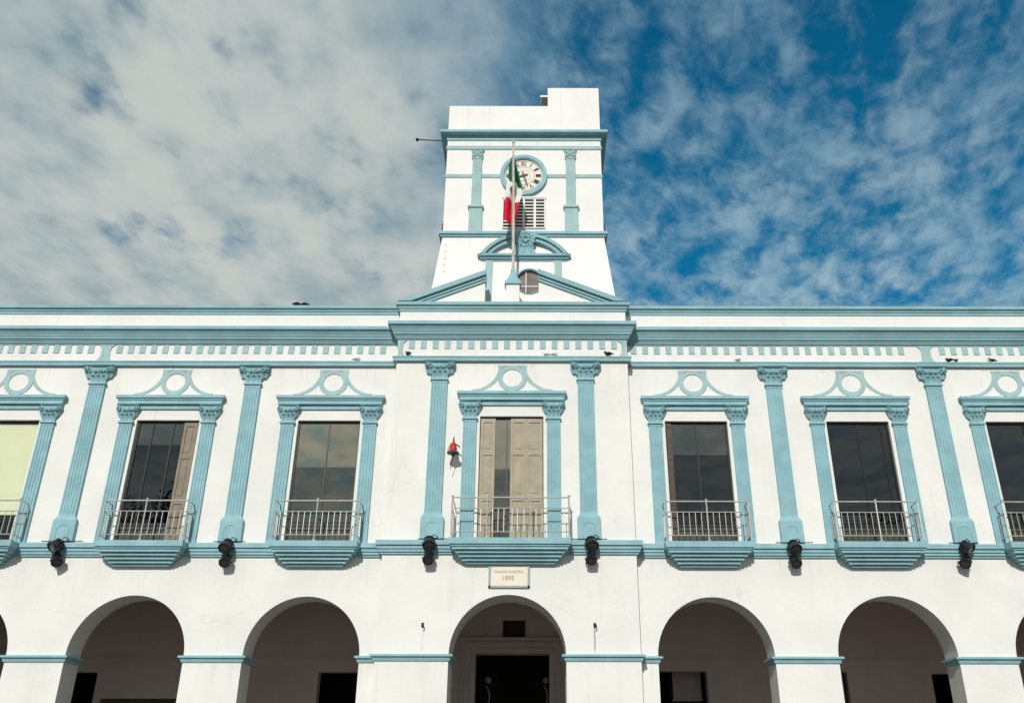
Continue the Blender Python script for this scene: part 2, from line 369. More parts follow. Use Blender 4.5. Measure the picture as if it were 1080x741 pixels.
# ------------------------------------------------------------------ town hall
hall = empty('town_hall', (0, 0, 0), 'white two storey town hall with teal trim, ground floor arches and clock tower', 'town hall')
YC = -0.33; CX0, CX1 = -3.11, 3.08; XE = 17.0
ARCH_L = [(-13.22, 1.376), (-9.056, 1.396), (-4.90, 1.377)]
ARCH_C = [(-0.026, 1.368)]
ARCH_R = [(4.897, 1.379), (9.184, 1.415), (13.35, 1.38)]
ZS = 4.08
WIN_L = [-13.29, -9.07, -4.82]; WIN_R = [4.85, 9.11, 13.32]
DH = 0.823                                                    # half width of a door opening
ZD0, ZD1 = 6.74, 10.0
def wall_block(x0, x1, y, yin, arches, wins, ztop, reveal=0.2):
    mb = MB(); zt = 6.4
    N = 28
    xs = x0
    for cx, r in sorted(arches):
        mb.cur = 0
        mb.quad((xs, y, 0), (cx - r, y, 0), (cx - r, y, zt), (xs, y, zt))
        pts = [(cx - r * math.cos(math.pi * i / N), ZS + r * math.sin(math.pi * i / N)) for i in range(N + 1)]
        for i in range(N):
            (a, b), (c, e) = pts[i], pts[i + 1]
            mb.quad((a, y, b), (c, y, e), (c, y, zt), (a, y, zt))
        mb.cur = 1
        for i in range(N):
            (a, b), (c, e) = pts[i], pts[i + 1]
            mb.quad((a, y, b), (a, yin, b), (c, yin, e), (c, y, e))
        for sx in (-1, 1): mb.quad((cx + sx * r, y, 0), (cx + sx * r, yin, 0), (cx + sx * r, yin, ZS), (cx + sx * r, y, ZS))
        mb.cur = 2
        for i in range(N):
            (a, b), (c, e) = pts[i], pts[i + 1]
            mb.quad((a, yin, b), (c, yin, e), (c, yin, zt), (a, yin, zt))
        mb.quad((xs, yin, 0), (cx - r, yin, 0), (cx - r, yin, zt), (xs, yin, zt))
        xs = cx + r
    mb.cur = 0
    mb.quad((xs, y, 0), (x1, y, 0), (x1, y, zt), (xs, y, zt))
    mb.cur = 2; mb.quad((xs, yin, 0), (x1, yin, 0), (x1, yin, zt), (xs, yin, zt))
    mb.cur = 0
    mb.quad((x0, y, zt), (x1, y, zt), (x1, y, ZD0), (x0, y, ZD0)); mb.quad((x0, y, ZD1), (x1, y, ZD1), (x1, y, ztop), (x0, y, ztop))
    xs = x0; yr = y + reveal
    for cx in sorted(wins):
        a, b = cx - DH, cx + DH
        mb.quad((xs, y, ZD0), (a, y, ZD0), (a, y, ZD1), (xs, y, ZD1))
        mb.quad((a, y, ZD0), (a, yr, ZD0), (a, yr, ZD1), (a, y, ZD1)); mb.quad((b, y, ZD0), (b, yr, ZD0), (b, yr, ZD1), (b, y, ZD1))
        mb.quad((a, y, ZD1), (b, y, ZD1), (b, yr, ZD1), (a, yr, ZD1)); mb.quad((a, y, ZD0), (b, y, ZD0), (b, yr, ZD0), (a, yr, ZD0))
        xs = b
    mb.quad((xs, y, ZD0), (x1, y, ZD0), (x1, y, ZD1), (xs, y, ZD1))
    return mb
wl = wall_block(-XE, CX0, 0.0, 0.75, ARCH_L, WIN_L, 13.2)
wl.quad((-XE, 0, 0), (-XE, 14, 0), (-XE, 14, 13.2), (-XE, 0, 13.2)); wl.quad((-XE, 0, 13.2), (CX0, 0, 13.2), (CX0, 0.3, 13.2), (-XE, 0.3, 13.2)); wl.quad((-XE, 0.3, 12.5), (CX0, 0.3, 12.5), (CX0, 0.3, 13.2), (-XE, 0.3, 13.2))
tag(wl.build('wing_wall', ['white', 'intrados', 'inner'], hall), 'white left wing wall with arches')
wr = wall_block(CX1, XE, 0.0, 0.75, ARCH_R, WIN_R, 13.2)
wr.quad((XE, 0, 0), (XE, 14, 0), (XE, 14, 13.2), (XE, 0, 13.2)); wr.quad((CX1, 0, 13.2), (XE, 0, 13.2), (XE, 0.3, 13.2), (CX1, 0.3, 13.2)); wr.quad((CX1, 0.3, 12.5), (XE, 0.3, 12.5), (XE, 0.3, 13.2), (CX1, 0.3, 13.2))
tag(wr.build('wing_wall', ['white', 'intrados', 'inner'], hall), 'white right wing wall with arches')
wc = wall_block(CX0, CX1, YC, 0.75, ARCH_C, [0.0], 13.2)
for x in (CX0, CX1): wc.quad((x, YC, 0), (x, 0.05, 0), (x, 0.05, 13.2), (x, YC, 13.2))
wc.quad((CX0, YC, 13.2), (CX1, YC, 13.2), (CX1, 0.1, 13.2), (CX0, 0.1, 13.2))
tag(wc.build('central_bay_wall', ['white', 'intrados', 'inner'], hall), 'white projecting central wall with one arch')
rf = MB(); rf.box(-XE + 0.02, XE - 0.02, 0.31, 13.9, 12.3, 12.5); rf.box(-XE + 0.02, XE - 0.02, 13.7, 14.0, 0, 13.0); rf.build('roof', 'roof', hall)

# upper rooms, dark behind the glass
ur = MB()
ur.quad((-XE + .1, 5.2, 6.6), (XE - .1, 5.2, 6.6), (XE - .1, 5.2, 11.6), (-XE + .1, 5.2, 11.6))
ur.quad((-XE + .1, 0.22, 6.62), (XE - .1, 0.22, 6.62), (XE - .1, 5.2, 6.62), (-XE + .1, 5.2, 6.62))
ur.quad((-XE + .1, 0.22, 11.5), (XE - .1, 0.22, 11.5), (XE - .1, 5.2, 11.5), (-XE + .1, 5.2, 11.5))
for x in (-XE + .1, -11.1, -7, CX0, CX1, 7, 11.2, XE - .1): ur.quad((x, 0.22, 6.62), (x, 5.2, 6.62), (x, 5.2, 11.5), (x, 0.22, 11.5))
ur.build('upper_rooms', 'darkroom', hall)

# arcade behind the arches: back wall with doorways, ceiling, floor
YB = 4.5
doors = [(-13.1, -11.69, 0, 4.16), (-11.50, -9.26, 0, 3.463), (-5.48, -4.2, 0, 4.17), (-1.066, 1.02, 0, 4.66), (3.95, 5.46, 0, 4.212), (8.3, 9.4, 0, 4.195), (11.77, 13.0, 0, 4.16)]
ab = MB(); xs = -XE + .05; zt = 6.25
for a, b, z0, z1 in doors:
    if a < xs + 0.001: pass
    if abs(a + 1.066) < .01:
        ab.quad((xs, YB, 0), (a, YB, 0), (a, YB, zt), (xs, YB, zt))
        # lintel with a square vent hole
        v0, v1, vz0, vz1 = -0.31, 0.335, 5.12, 5.585
        ab.quad((a, YB, z1), (b, YB, z1), (b, YB, vz0), (a, YB, vz0)); ab.quad((a, YB, vz1), (b, YB, vz1), (b, YB, zt), (a, YB, zt))
        ab.quad((a, YB, vz0), (v0, YB, vz0), (v0, YB, vz1), (a, YB, vz1)); ab.quad((v1, YB, vz0), (b, YB, vz0), (b, YB, vz1), (v1, YB, vz1))
        for x in (v0, v1): ab.quad((x, YB, vz0), (x, YB + .3, vz0), (x, YB + .3, vz1), (x, YB, vz1))
        ab.quad((v0, YB, vz1), (v1, YB, vz1), (v1, YB + .3, vz1), (v0, YB + .3, vz1))
    else:
        ab.quad((xs, YB, 0), (a, YB, 0), (a, YB, zt), (xs, YB, zt)); ab.quad((a, YB, z1), (b, YB, z1), (b, YB, zt), (a, YB, zt))
    for x in (a, b): ab.quad((x, YB, 0), (x, YB + .35, 0), (x, YB + .35, z1), (x, YB, z1))
    ab.quad((a, YB, z1), (b, YB, z1), (b, YB + .35, z1), (a, YB + .35, z1))
    xs = b
ab.quad((xs, YB, 0), (XE - .05, YB, 0), (XE - .05, YB, zt), (xs, YB, zt))
ab.quad((-XE + .05, .76, zt), (XE - .05, .76, zt), (XE - .05, YB, zt), (-XE + .05, YB, zt))
for x in (-XE + .05, XE - .05): ab.quad((x, .76, 0), (x, YB, 0), (x, YB, zt), (x, .76, zt))
aw = ab.build('arcade_inner_wall', 'inner', hall)
m = MB()
for a, b in ((-XE + .1, -1.6), (1.66, XE - .1)):
    m = MB(); m.box(a, b, YB - .025, YB - .002, 4.52, 4.56); m.build('picture_rail', 'inner', aw)
fl = MB(); fl.box(-XE + .05, XE - .05, -0.32, YB + 5, -0.2, 0.15); fl.build('arcade_floor', 'ground', hall)
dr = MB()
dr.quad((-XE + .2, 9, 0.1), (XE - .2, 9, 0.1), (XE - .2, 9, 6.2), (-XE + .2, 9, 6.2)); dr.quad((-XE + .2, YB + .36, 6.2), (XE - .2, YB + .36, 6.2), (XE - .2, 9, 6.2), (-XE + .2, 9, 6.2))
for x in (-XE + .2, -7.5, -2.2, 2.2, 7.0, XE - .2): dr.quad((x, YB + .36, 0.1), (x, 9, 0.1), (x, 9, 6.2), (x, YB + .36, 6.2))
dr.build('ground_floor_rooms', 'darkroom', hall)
m = MB(); m.box(-11.49, -9.27, YB + .12, YB + .18, 0.15, 3.45)
for k in range(4): m.box(-11.42 + k * .545, -10.94 + k * .545, YB + .09, YB + .12, 2.0, 3.3)
m.build('wooden_door', 'brownwood', hall)
m = MB(); m.box(8.32, 9.34, YB + .12, YB + .18, 0.15, 4.18); m.box(8.42, 9.24, YB + .09, YB + .12, 2.2, 4.0)
m.build('wooden_door', 'brownwood', hall)
m = MB(); m.box(4.62, 5.44, YB + 1.0, YB + 1.5, 3.55, 4.4); m.box(4.60, 5.46, YB + .98, YB + 1.5, 3.50, 3.55); m.build('inner_transom_box', 'inner', hall)
# portal frame
m = MB()
for k, (ox, oz, p) in enumerate(((0.42, 0.42, .05), (0.30, 0.31, .10), (0.13, 0.13, .15))):
    a, b, z = -1.066 - ox, 1.02 + ox, 4.66 + oz
    ia, ib, iz = -1.066 + .0, 1.02, 4.66
    m.box(a, ia - .001 * k, YB - p, YB - .002, 0.15, z); m.box(ib + .001 * k, b, YB - p, YB - .002, 0.15, z); m.box(ia, ib, YB - p + .002, YB - .002, iz + .001 * k, z - .002)
m.mould(-1.066 - .40, 1.02 + .40, YB - .05, [(0, 5.02), (.05, 5.04), (.07, 5.09), (0, 5.1)], YB)
pf = m.build('portal_frame', 'inner', hall)
m = MB(); m.box(-.31, .335, YB + .05, YB + .07, 5.12, 5.585)
m.build('portal_vent', 'darkroom', hall)
for sx, cx in ((-1, -0.70), (1, 0.92)):
    m = MB()
    for k in range(5): m.tube([(cx + (k - 2) * .11, YB + .5, 0.2), (cx + (k - 2) * .11, YB + .5, 4.2)], .012, 6)
    m.tube([(cx - .3, YB + .5, 3.9), (cx + .3, YB + .5, 3.9)], .02, 6); m.tube([(cx - .3, YB + .5, 1.2), (cx + .3, YB + .5, 1.2)], .02, 6)
    m.build('iron_gate_leaf', 'iron', hall)
for cx in (-0.72, 0.93):
    m = MB()
    m.lathe((cx, YB + .45, 4.0), [(0.0, -.10), (.07, -.07), (.10, 0), (.07, .07), (0.0, .10)], 14)
    m.tube([(cx - .05 + .10 * math.sin(k * .55), YB + .45, 3.85 - k * .1) for k in range(9)], [.03 - .001 * k for k in range(9)], 7)
    m.build('gate_scroll', 'paleiron', hall, smooth=True)

# imposts on every pier
IMP = [(0, 3.94), (.03, 3.94), (.05, 4.0), (.05, 4.03), (.10, 4.035), (.10, 4.085), (0, 4.09)]
im = MB()
def edges(arches): return [(c - r, c + r) for c, r in arches]
L = edges(ARCH_L); Rr = edges(ARCH_R); C = edges(ARCH_C)
segs = [(-XE, L[0][0], False, True), (L[0][1], L[1][0], True, True), (L[1][1], L[2][0], True, True), (L[2][1], CX0 + .01, True, False),
        (CX1 - .01, Rr[0][0], False, True), (Rr[0][1], Rr[1][0], True, True), (Rr[1][1], Rr[2][0], True, True), (Rr[2][1], XE, True, False)]
for a, b, l, r in segs:
    q = MB(); q.mould(a, b, 0, IMP, 0.74, l, r); q.build('impost', 'teal', hall)
for a, b in ((CX0, C[0][0]), (C[0][1], CX1)):
    q = MB(); q.mould(a, b, YC, [(p, z + .004) for p, z in IMP], 0.03 if False else 0.74); q.build('impost', 'teal', hall)

# string course at first-floor level
BAND = [(0, 6.40), (.05, 6.40), (.05, 6.445), (.085, 6.45), (.085, 6.515), (.115, 6.52), (.115, 6.60), (.16, 6.605), (.16, 6.72), (0, 6.735)]
for a, b, l, r in ((-XE, CX0 + .01, False, False), (CX1 - .01, XE, False, False)):
    q = MB(); q.mould(a, b, 0, BAND, .1, l, r); q.build('string_course', 'teal', hall)
q = MB(); q.mould(CX0, CX1, YC, [(p, z + .006) for p, z in BAND], .02); q.build('string_course', 'teal', hall)

# entablature: architrave, dentils, cornice, parapet cap
ARC = [(0, 11.545), (.09, 11.545), (.09, 11.64), (.105, 11.645), (.105, 11.68), (0, 11.71)]
COR = [(0, 12.20), (.03, 12.20), (.03, 12.225), (.06, 12.23), (.06, 12.275), (.085, 12.28), (.085, 12.325), (.125, 12.33), (.125, 12.37), (.145, 12.40), (.165, 12.45), (.195, 12.50), (.225, 12.54), (.225, 12.555), (.27, 12.56), (.27, 12.655), (0, 12.70)]
CAP = [(0, 13.14), (.025, 13.14), (.025, 13.22), (.05, 13.225), (.05, 13.27), (.11, 13.30), (.11, 13.385), (-.3, 13.40)]
for nm, pr, mt in (('architrave', ARC, 'teal_trim'), ('cornice', COR, 'teal_trim'), ('parapet_cap', CAP, 'teal_trim')):
    for a, b in ((-XE, CX0 + .01), (CX1 - .01, XE)):
        q = MB(); q.mould(a, b, 0, pr, .3, False, False); q.build(nm, mt, hall)
    if nm != 'parapet_cap':
        q = MB(); q.mould(CX0, CX1, YC, [(p, z + .006) for p, z in pr], .02); q.build(nm, mt, hall)
PB = [(0, 13.08), (.03, 13.08), (.03, 13.15), (.06, 13.155), (.06, 13.20), (.12, 13.24), (.12, 13.33), (-.3, 13.345)]
q = MB(); q.mould(CX0, CX1, YC, PB, .28); q.build('pediment_base_cornice', 'teal_trim', hall)
dent = None
def dentils(xs, y, zs):
    global dent
    for x in xs:
        if dent is None:
            q = MB(); q.box(-.079, .079, -.022, .01, zs[0], zs[1]); dent = q.build('dentil', 'teal_flat', hall, loc=(x, y, 0))
        else:
            c = dent.copy(); col.objects.link(c); c.parent = hall; c.location = (x, y, 0)
def drange(a, b, n): return [a + (b - a) * i / (n - 1) for i in range(n)]
pitch = .3135
dentils([x for x in [-11.55 - pitch * k for k in range(17)]] , 0, (11.945, 12.19))
dentils([-10.77 + pitch * k for k in range(24)], 0, (11.945, 12.19))
dentils([3.30 + .318 * k for k in range(24)], 0, (11.945, 12.19))
dentils([11.74 + pitch * k for k in range(17)], 0, (11.945, 12.19))
dentils([-2.73 + .3215 * k for k in range(18)], YC, (11.95, 12.185))
def frieze_bracket(cx, y, half=0):
    q = MB(); pts = []
    prof = [(11.712, .22), (11.75, .175), (11.80, .14), (11.88, .125), (12.04, .122), (12.10, .135), (12.14, .17), (12.187, .225)]
    lft = [(cx - (wd if half != 1 else .0), z) for z, wd in prof]; rgt = [(cx + (wd if half != -1 else .0), z) for z, wd in prof]
    q.strip_xz(lft, rgt, y - .03, y + .01); q.build('frieze_bracket', 'teal_flat', hall)
frieze_bracket(-11.13, 0); frieze_bracket(11.285, 0); frieze_bracket(CX0 + .02, YC, 1); frieze_bracket(CX1 - .02, YC, -1)

# ------------------------------------------------------------------ carved capitals
def leaf(mb, cx, y, zb, h, wd, out, lean=0.0):
    pr = [(0, 0), (-.25 * out, .45 * h), (-.55 * out, .80 * h), (-1.0 * out, 1.0 * h), (-1.12 * out, .86 * h), (-.80 * out, .74 * h)]
    ws = [.8, 1.0, 1.0, .75, .5, .5]
    vs = []; 
    for (py, pz), q in zip(pr, ws):
        for k, dy in ((-1, .012), (0, -.014), (1, .012)): vs.append((cx + lean * pz / h + k * wd * .5 * q, y + py + dy, zb + pz))
    fs = []
    for i in range(len(pr) - 1):
        for k in range(2): fs.append((3 * i + k, 3 * i + k + 1, 3 * i + 4 + k, 3 * i + 3 + k))
    mb.add(vs, fs)
def capital(mb, cx, y, z0, z1, wb, wt, d0=.07, d1=.15):
    h = z1 - z0
    mb.box(cx - wb / 2 - .03, cx + wb / 2 + .03, y - d0 - .035, y + .02, z0, z0 + .06 * h)                # astragal
    mb.box(cx - wb / 2 - .015, cx + wb / 2 + .015, y - d0 - .015, y + .02, z0 + .06 * h, z0 + .13 * h)
    prof = [(.13, wb * .98, d0 - .01), (.35, wb * 1.02, d0), (.6, wb * 1.14, d0 + .02), (.8, wb * 1.35, d0 + .045), (.90, wt * .84, d1 - .02)]
    for (a, wa, da), (b, wb2, db) in zip(prof, prof[1:]):
        mb.frustum((cx - wa / 2, cx + wa / 2, y - da, y + .02), z0 + a * h, (cx - wb2 / 2, cx + wb2 / 2, y - db, y + .02), z0 + b * h)
    mb.prism_yz([(y + .02, z0 + .90 * h), (y - d1 - .02, z0 + .90 * h), (y - d1 - .05, z0 + .95 * h), (y - d1 - .05, z1), (y + .02, z1)], cx - wt / 2, cx + wt / 2)
    lw = wb / 3.0
    for k in (-1, 0, 1): leaf(mb, cx + k * lw * 1.02, y - d0 + .008, z0 + .13 * h, .34 * h, lw * .80, .085)
    for k in (-1.5, -.5, .5, 1.5): leaf(mb, cx + k * lw * 1.0, y - d0 + .002, z0 + .30 * h, .36 * h, lw * .74, .105, lean=.02 * k)
    for sx in (-1, 1):                                                                                # corner volutes
        vx = cx + sx * wt * .40; vz = z0 + .76 * h; r = .135 * h
        mb.lathe((vx, y - d1 + .05, vz), [(r * .9, -.0), (r, .015), (r, .06), (r * .72, .085), (r * .72, .06), (r * .38, .06), (r * .34, .10), (0.0, .105)], 14, axis=(sx * .45, -1, 0))
        mb.tube([(cx + sx * wb * .18, y - d0 - .01, z0 + .42 * h), (cx + sx * wb * .30, y - d0 - .05, z0 + .64 * h), (cx + sx * wt * .33, y - d1 + .02, z0 + .86 * h)], [.02, .024, .02], 6)
        leaf(mb, vx - sx * .02, y - d0 + .02, z0 + .36 * h, .30 * h, lw * .7, .06, lean=sx * .05)
    rz = z0 + .72 * h                                                                                # central flower
    mb.lathe((cx, y - d0 - .005, rz), [(.13 * h, 0), (.15 * h, .03), (.12 * h, .055), (.07 * h, .045), (.06 * h, .075), (0, .08)], 12, axis=(0, -1, 0))
def fluted(mb, cx, y, z0, z1, wd, dp, n):
    """shaft with n grooves, stopped short of both ends"""
    xs = []; e = wd / (n * 1.0 + (n + 1) * .75); g_, f_ = e * 1.0, e * .75
    x = cx - wd / 2; pts = [(x, y + .01), (x, y - dp)]
    for i in range(n):
        x += f_; pts.append((x, y - dp)); pts.append((x + .22 * g_, y - dp + .017)); pts.append((x + .78 * g_, y - dp + .017)); x += g_; pts.append((x, y - dp))
    x += f_; pts += [(x, y - dp), (x, y + .01)]
    k = len(pts); a, b = z0 + .06, z1 - .07
    vs = [(px, py, a) for px, py in pts] + [(px, py, b) for px, py in pts]
    mb.add(vs, [(i, i + 1, k + i + 1, k + i) for i in range(k - 1)] + [tuple(range(k - 1, -1, -1)), tuple(range(k, 2 * k))])
    mb.box(cx - wd / 2, cx + wd / 2, y - dp, y + .01, z0, a); mb.box(cx - wd / 2, cx + wd / 2, y - dp, y + .01, b, z1)

# giant pilasters
def make_pilaster(loc):
    m = MB(); fluted(m, 0, 0, 7.40, 10.99, .42, .085, 5)
    p = m.build('pilaster', 'teal', hall, loc=loc)
    c = MB(); capital(c, 0, 0, 10.985, 11.54, .42, .80, .09, .17); c.build('capital', 'teal', p)
    b = MB(); b.box(-.285, .285, -.125, .01, 6.738, 7.30); b.frustum((-.285, .285, -.125, .01), 7.30, (-.21, .21, -.085, .01), 7.41)
    n = 14; arc = [(.15 * math.cos(math.pi * i / n), 7.02 + .15 * math.sin(math.pi * i / n)) for i in range(n + 1)]
    arc2 = [(.17 * math.cos(math.pi * i / n), 7.02 + .17 * math.sin(math.pi * i / n)) for i in range(n + 1)]
    b.strip_xz(arc, arc2, -.137, -.12); b.box(.15, .17, -.137, -.12, 6.80, 7.02); b.box(-.17, -.15, -.137, -.12, 6.80, 7.02)
    b.build('pedestal', 'teal', p)
    return p
pil = make_pilaster((-11.13, 0, 0))
for x, y in ((-6.96, 0), (-1.925, YC), (1.94, YC), (7.0, 0), (11.285, 0), (-15.4, 0), (15.5, 0)): dup(pil, (x, y, 0), hall)

# window surrounds
def make_surround(loc):
    m = MB()
    for sx in (-1, 1): fluted(m, sx * 1.083, 0, 6.74, 9.90, .345, .07, 4)
    m.mould(-.86, .86, 0, [(0, 10.295), (.05, 10.295), (.05, 10.375), (.03, 10.38), (.03, 10.40), (.085, 10.405), (.085, 10.49), (0, 10.50)], .01, False, False)
    m.mould(-1.25, 1.25, 0, [(0, 10.42), (.12, 10.42), (.12, 10.50), (.15, 10.53), (.15, 10.565), (.185, 10.57), (.185, 10.65), (0, 10.68)], .01)
    s = m.build('window_surround', 'teal', hall, loc=loc)
    for sx in (-1, 1):
        c = MB(); capital(c, sx * 1.083, 0, 9.89, 10.425, .345, .56, .075, .12); c.build('capital', 'teal', s)
    r = MB(); cz = 11.08
    r.ring(0, cz, .262, .385, -.022, .01, 44, .96)
    # shoulders behind the ring and the two sweeping scrolls
    r.prism_xz([(-.39, 11.455), (.39, 11.455), (.375, 11.28), (.29, 11.36), (.16, 11.43), (0, 11.452), (-.16, 11.43), (-.29, 11.36), (-.375, 11.28)], -.018, .01)
    n = 14
    for sx in (-1, 1):
        ins, outs = [], []
        for i in range(n + 1):
            a = (math.pi / 2) * i / n
            # quarter ellipse, concave upward: from the ring shoulder down to the lintel
            x = 1.06 - .70 * math.cos(a); z = 11.455 - .70 * math.sin(a)
            outs.append((sx * x, z)); ins.append((sx * (x - .085 * math.cos(a) - .02), z - .06 * math.sin(a)))
        r.strip_xz(ins, outs, -.015, .01)
    r.build('roundel', 'teal_flat', s)
    return s
sur = make_surround((WIN_L[0], 0, 0))
for x, y in [(WIN_L[1], 0), (WIN_L[2], 0), (0.0, YC)] + [(x, 0) for x in WIN_R]: dup(sur, (x, y, 0), hall)

# balconies with steel railings
def make_balcony(loc, hw, bars, posts, railx):
    base = hw - .5
    m = MB(); ZT = 6.705; Z0 = 6.155
    pr = [(.0, Z0), (.12, Z0)]
    steps = [(.12, Z0 + .055), (.20, Z0 + .06), (.20, Z0 + .13), (.275, Z0 + .135), (.275, Z0 + .21), (.35, Z0 + .215), (.35, Z0 + .285), (.425, Z0 + .29), (.425, Z0 + .355), (.46, Z0 + .36), (.46, Z0 + .40), (.50, Z0 + .405), (.50, ZT), (.0, ZT + .006)]
    m.mould(-base, base, 0, pr + steps, .02)
    m.quad((-base, 0, ZT + .006), (base, 0, ZT + .006), (base, .2, ZT + .006), (-base, .2, ZT + .006))
    b = m.build('balcony', 'teal', hall, loc=loc)
    q = MB(); yf = -.455; zt, z2, zb = 7.70, 7.43, 6.85
    q.tube([(-railx, 0.02, zt), (-railx, yf, zt)], .015, 8); q.tube([(railx, 0.02, zt), (railx, yf, zt)], .015, 8); q.tube([(-railx - .02, yf, zt), (railx + .02, yf, zt)], .019, 8)
    for z in (z2, zb):
        q.tube([(-railx, 0.02, z), (-railx, yf, z)], .012, 6); q.tube([(railx, 0.02, z), (railx, yf, z)], .012, 6); q.tube([(-railx, yf, z), (railx, yf, z)], .013, 6)
    for x in bars: q.tube([(x, yf, zb), (x, yf, z2)], .0095, 6)
    for sx in (-1, 1):
        for k in range(1, 4): q.tube([(sx * railx, yf * k / 4.0, zb), (sx * railx, yf * k / 4.0, z2)], .0105, 6)
    for x in posts:
        q.tube([(x, yf, ZT), (x, yf, zt)], .018, 8); q.lathe((x, yf, ZT + .004), [(.05, 0), (.05, .012), (.024, .03)], 10)
        q.lathe((x, yf, zt), [(.02, .01), (.034, .035), (.034, .05), (.0, .075)], 10)
    q.build('railing', 'steel', b)
    return b
RX = 1.035
bars = [-RX + 2 * RX * k / 14 for k in range(1, 14) if k != 7]
bal = make_balcony((-13.19, 0, 0), 1.075, bars, (-RX, 0, RX), RX)
for x in (-9.02, -4.78, 4.86, 9.06, 13.24): dup(bal, (x, 0, 0), hall)
make_balcony((0.015, YC, 0), 1.465, [-1.30, -.72, -.44, -.30, -.16, .04, .17, .33, .62, .77, 1.30], (-1.425, -.57, .48, 1.425), 1.425)

# window doors: frame, panes, shutters, one after another as they differ
def window(cx, y, split, gl_hi, gl_lo, kick=True, mull=(0.0,), shutters=(), blind=False, rail=True):
    yg = y + .12
    f = MB(); t_ = .045
    for sx in (-1, 1): f.box(cx + sx * DH - t_ * (sx > 0) + (-.0 if sx > 0 else 0), cx + sx * DH + t_ * (sx < 0), yg - .03, yg + .04, ZD0, ZD1)
    f.box(cx - DH + t_, cx + DH - t_, yg - .03, yg + .04, ZD1 - .05, ZD1); f.box(cx - DH + t_, cx + DH - t_, yg - .03, yg + .04, ZD0, ZD0 + .06)
    for mx in mull: f.box(cx + mx - .018, cx + mx + .018, yg - .02, yg + .03, ZD0 + .06, ZD1 - .05)
    if rail: f.box(cx - DH + t_, cx + DH - t_, yg - .025, yg + .035, 7.20, 7.27)
    w_ = f.build('window', 'frame', hall)
    z0 = 7.24 if kick else ZD0 + .06
    p = MB(); p.box(cx - DH + .03, cx + DH - .03, yg, yg + .008, split, ZD1 - .03); p.build('pane', gl_hi, w_)  # glass changes at split to draw the edge of a reflection
    p = MB(); p.box(cx - DH + .03, cx + DH - .03, yg + .001, yg + .009, z0, split - .001); p.build('pane', gl_lo, w_)
    if kick:
        p = MB(); p.box(cx - DH + .03, cx + DH - .03, yg - .002, yg + .02, ZD0 + .05, 7.22)
        p.box(cx - DH + .1, cx - .06, yg - .012, yg - .002, ZD0 + .12, 7.14); p.box(cx + .06, cx + DH - .1, yg - .012, yg - .002, ZD0 + .12, 7.14)
        p.build('kick_panel', 'kick', w_)
    for (a, b, yo, mt) in shutters:
        s = MB(); ys = y + yo
        zz0, zz1 = ZD0 + .03, ZD1 - .06
        s.box(cx + a, cx + b, ys, ys + .035, zz0, zz1)
        st = min(.07, (b - a) * .2)
        rails = [zz0, zz0 + .18, 7.75, 7.90, 8.95, 9.07, zz1 - .10, zz1]
        for q0, q1 in ((0, 1), (2, 3), (4, 5), (6, 7)): s.box(cx + a + st, cx + b - st, ys - .022, ys + .0005, rails[q0], rails[q1])
        for e0, e1 in ((a, a + st), (b - st, b)): s.box(cx + e0, cx + e1, ys - .024, ys - .0005, zz0, zz1)
        for q0, q1 in ((1, 2), (3, 4), (5, 6)): s.box(cx + a + st + .05, cx + b - st - .05, ys - .012, ys - .001, rails[q0] + .06, rails[q1] - .06)
        s.build('shutter', mt, w_)
    if blind:
        s = MB()
        s.box(cx - DH + .04, cx + DH - .04, yg + .03, yg + .04, 7.56, 9.93); s.box(cx - DH + .04, cx + DH - .04, yg + .026, yg + .03, 8.02, 8.04)
        s.box(cx - DH + .04, cx + DH - .04, yg + .02, yg + .06, 7.49, 7.555); s.box(cx - DH + .04, cx + DH - .04, yg + .043, yg + .12, 9.86, 9.94)
        s.build('roller_blind', 'blind', w_)
    return w_
window(-13.29, 0, 9.0, 'g_clear', 'g_clear', False, (), blind=True, rail=False)
window(-9.055, 0, 9.35, 'g_mid', 'g_dark', True, (-.42, .12), shutters=[(.42, .78, .06, 'greywood')])
window(-4.82, 0, 8.75, 'g_bright', 'g_mid', True, (0.0,))
window(0.0, YC, 8.6, 'g_bright', 'g_mid', False, (-.12,), shutters=[(-.80, -.42, .05, 'wood'), (-.02, .38, .05, 'wood'), (.385, .80, .055, 'wood')], rail=False)
window(4.85, 0, 9.1, 'g_mid', 'g_dark', True, (0.0,), shutters=[(-.79, -.66, .05, 'brownwood')])
window(9.11, 0, 9.1, 'g_dark', 'g_dark', True, (.62, 0.0))
window(13.32, 0, 8.6, 'g_dark', 'g_dark', True, (.2,))

# name plaque over the central arch
pl = MB(); pl.box(-.455, .435, YC - .03, YC + .01, 5.655, 6.16); plo = pl.build('plaque', 'plaque', hall)
fr = MB(); 
for a, b, c, e in ((-.505, -.456, 5.605, 6.16), (.436, .485, 5.605, 6.16), (-.505, .485, 5.604, 5.653)): fr.box(a, b, YC - .05, YC + .01, c, e)
fr.build('plaque_frame', 'plaqueframe', plo)
text_mesh('inscription', 'PALACIO MUNICIPAL', .085, 'letter2', plo, (-.01, YC - .034, 5.985), sx=.86)
text_mesh('inscription', '1895', .15, 'letter', plo, (-.035, YC - .034, 5.835), sx=1.0)

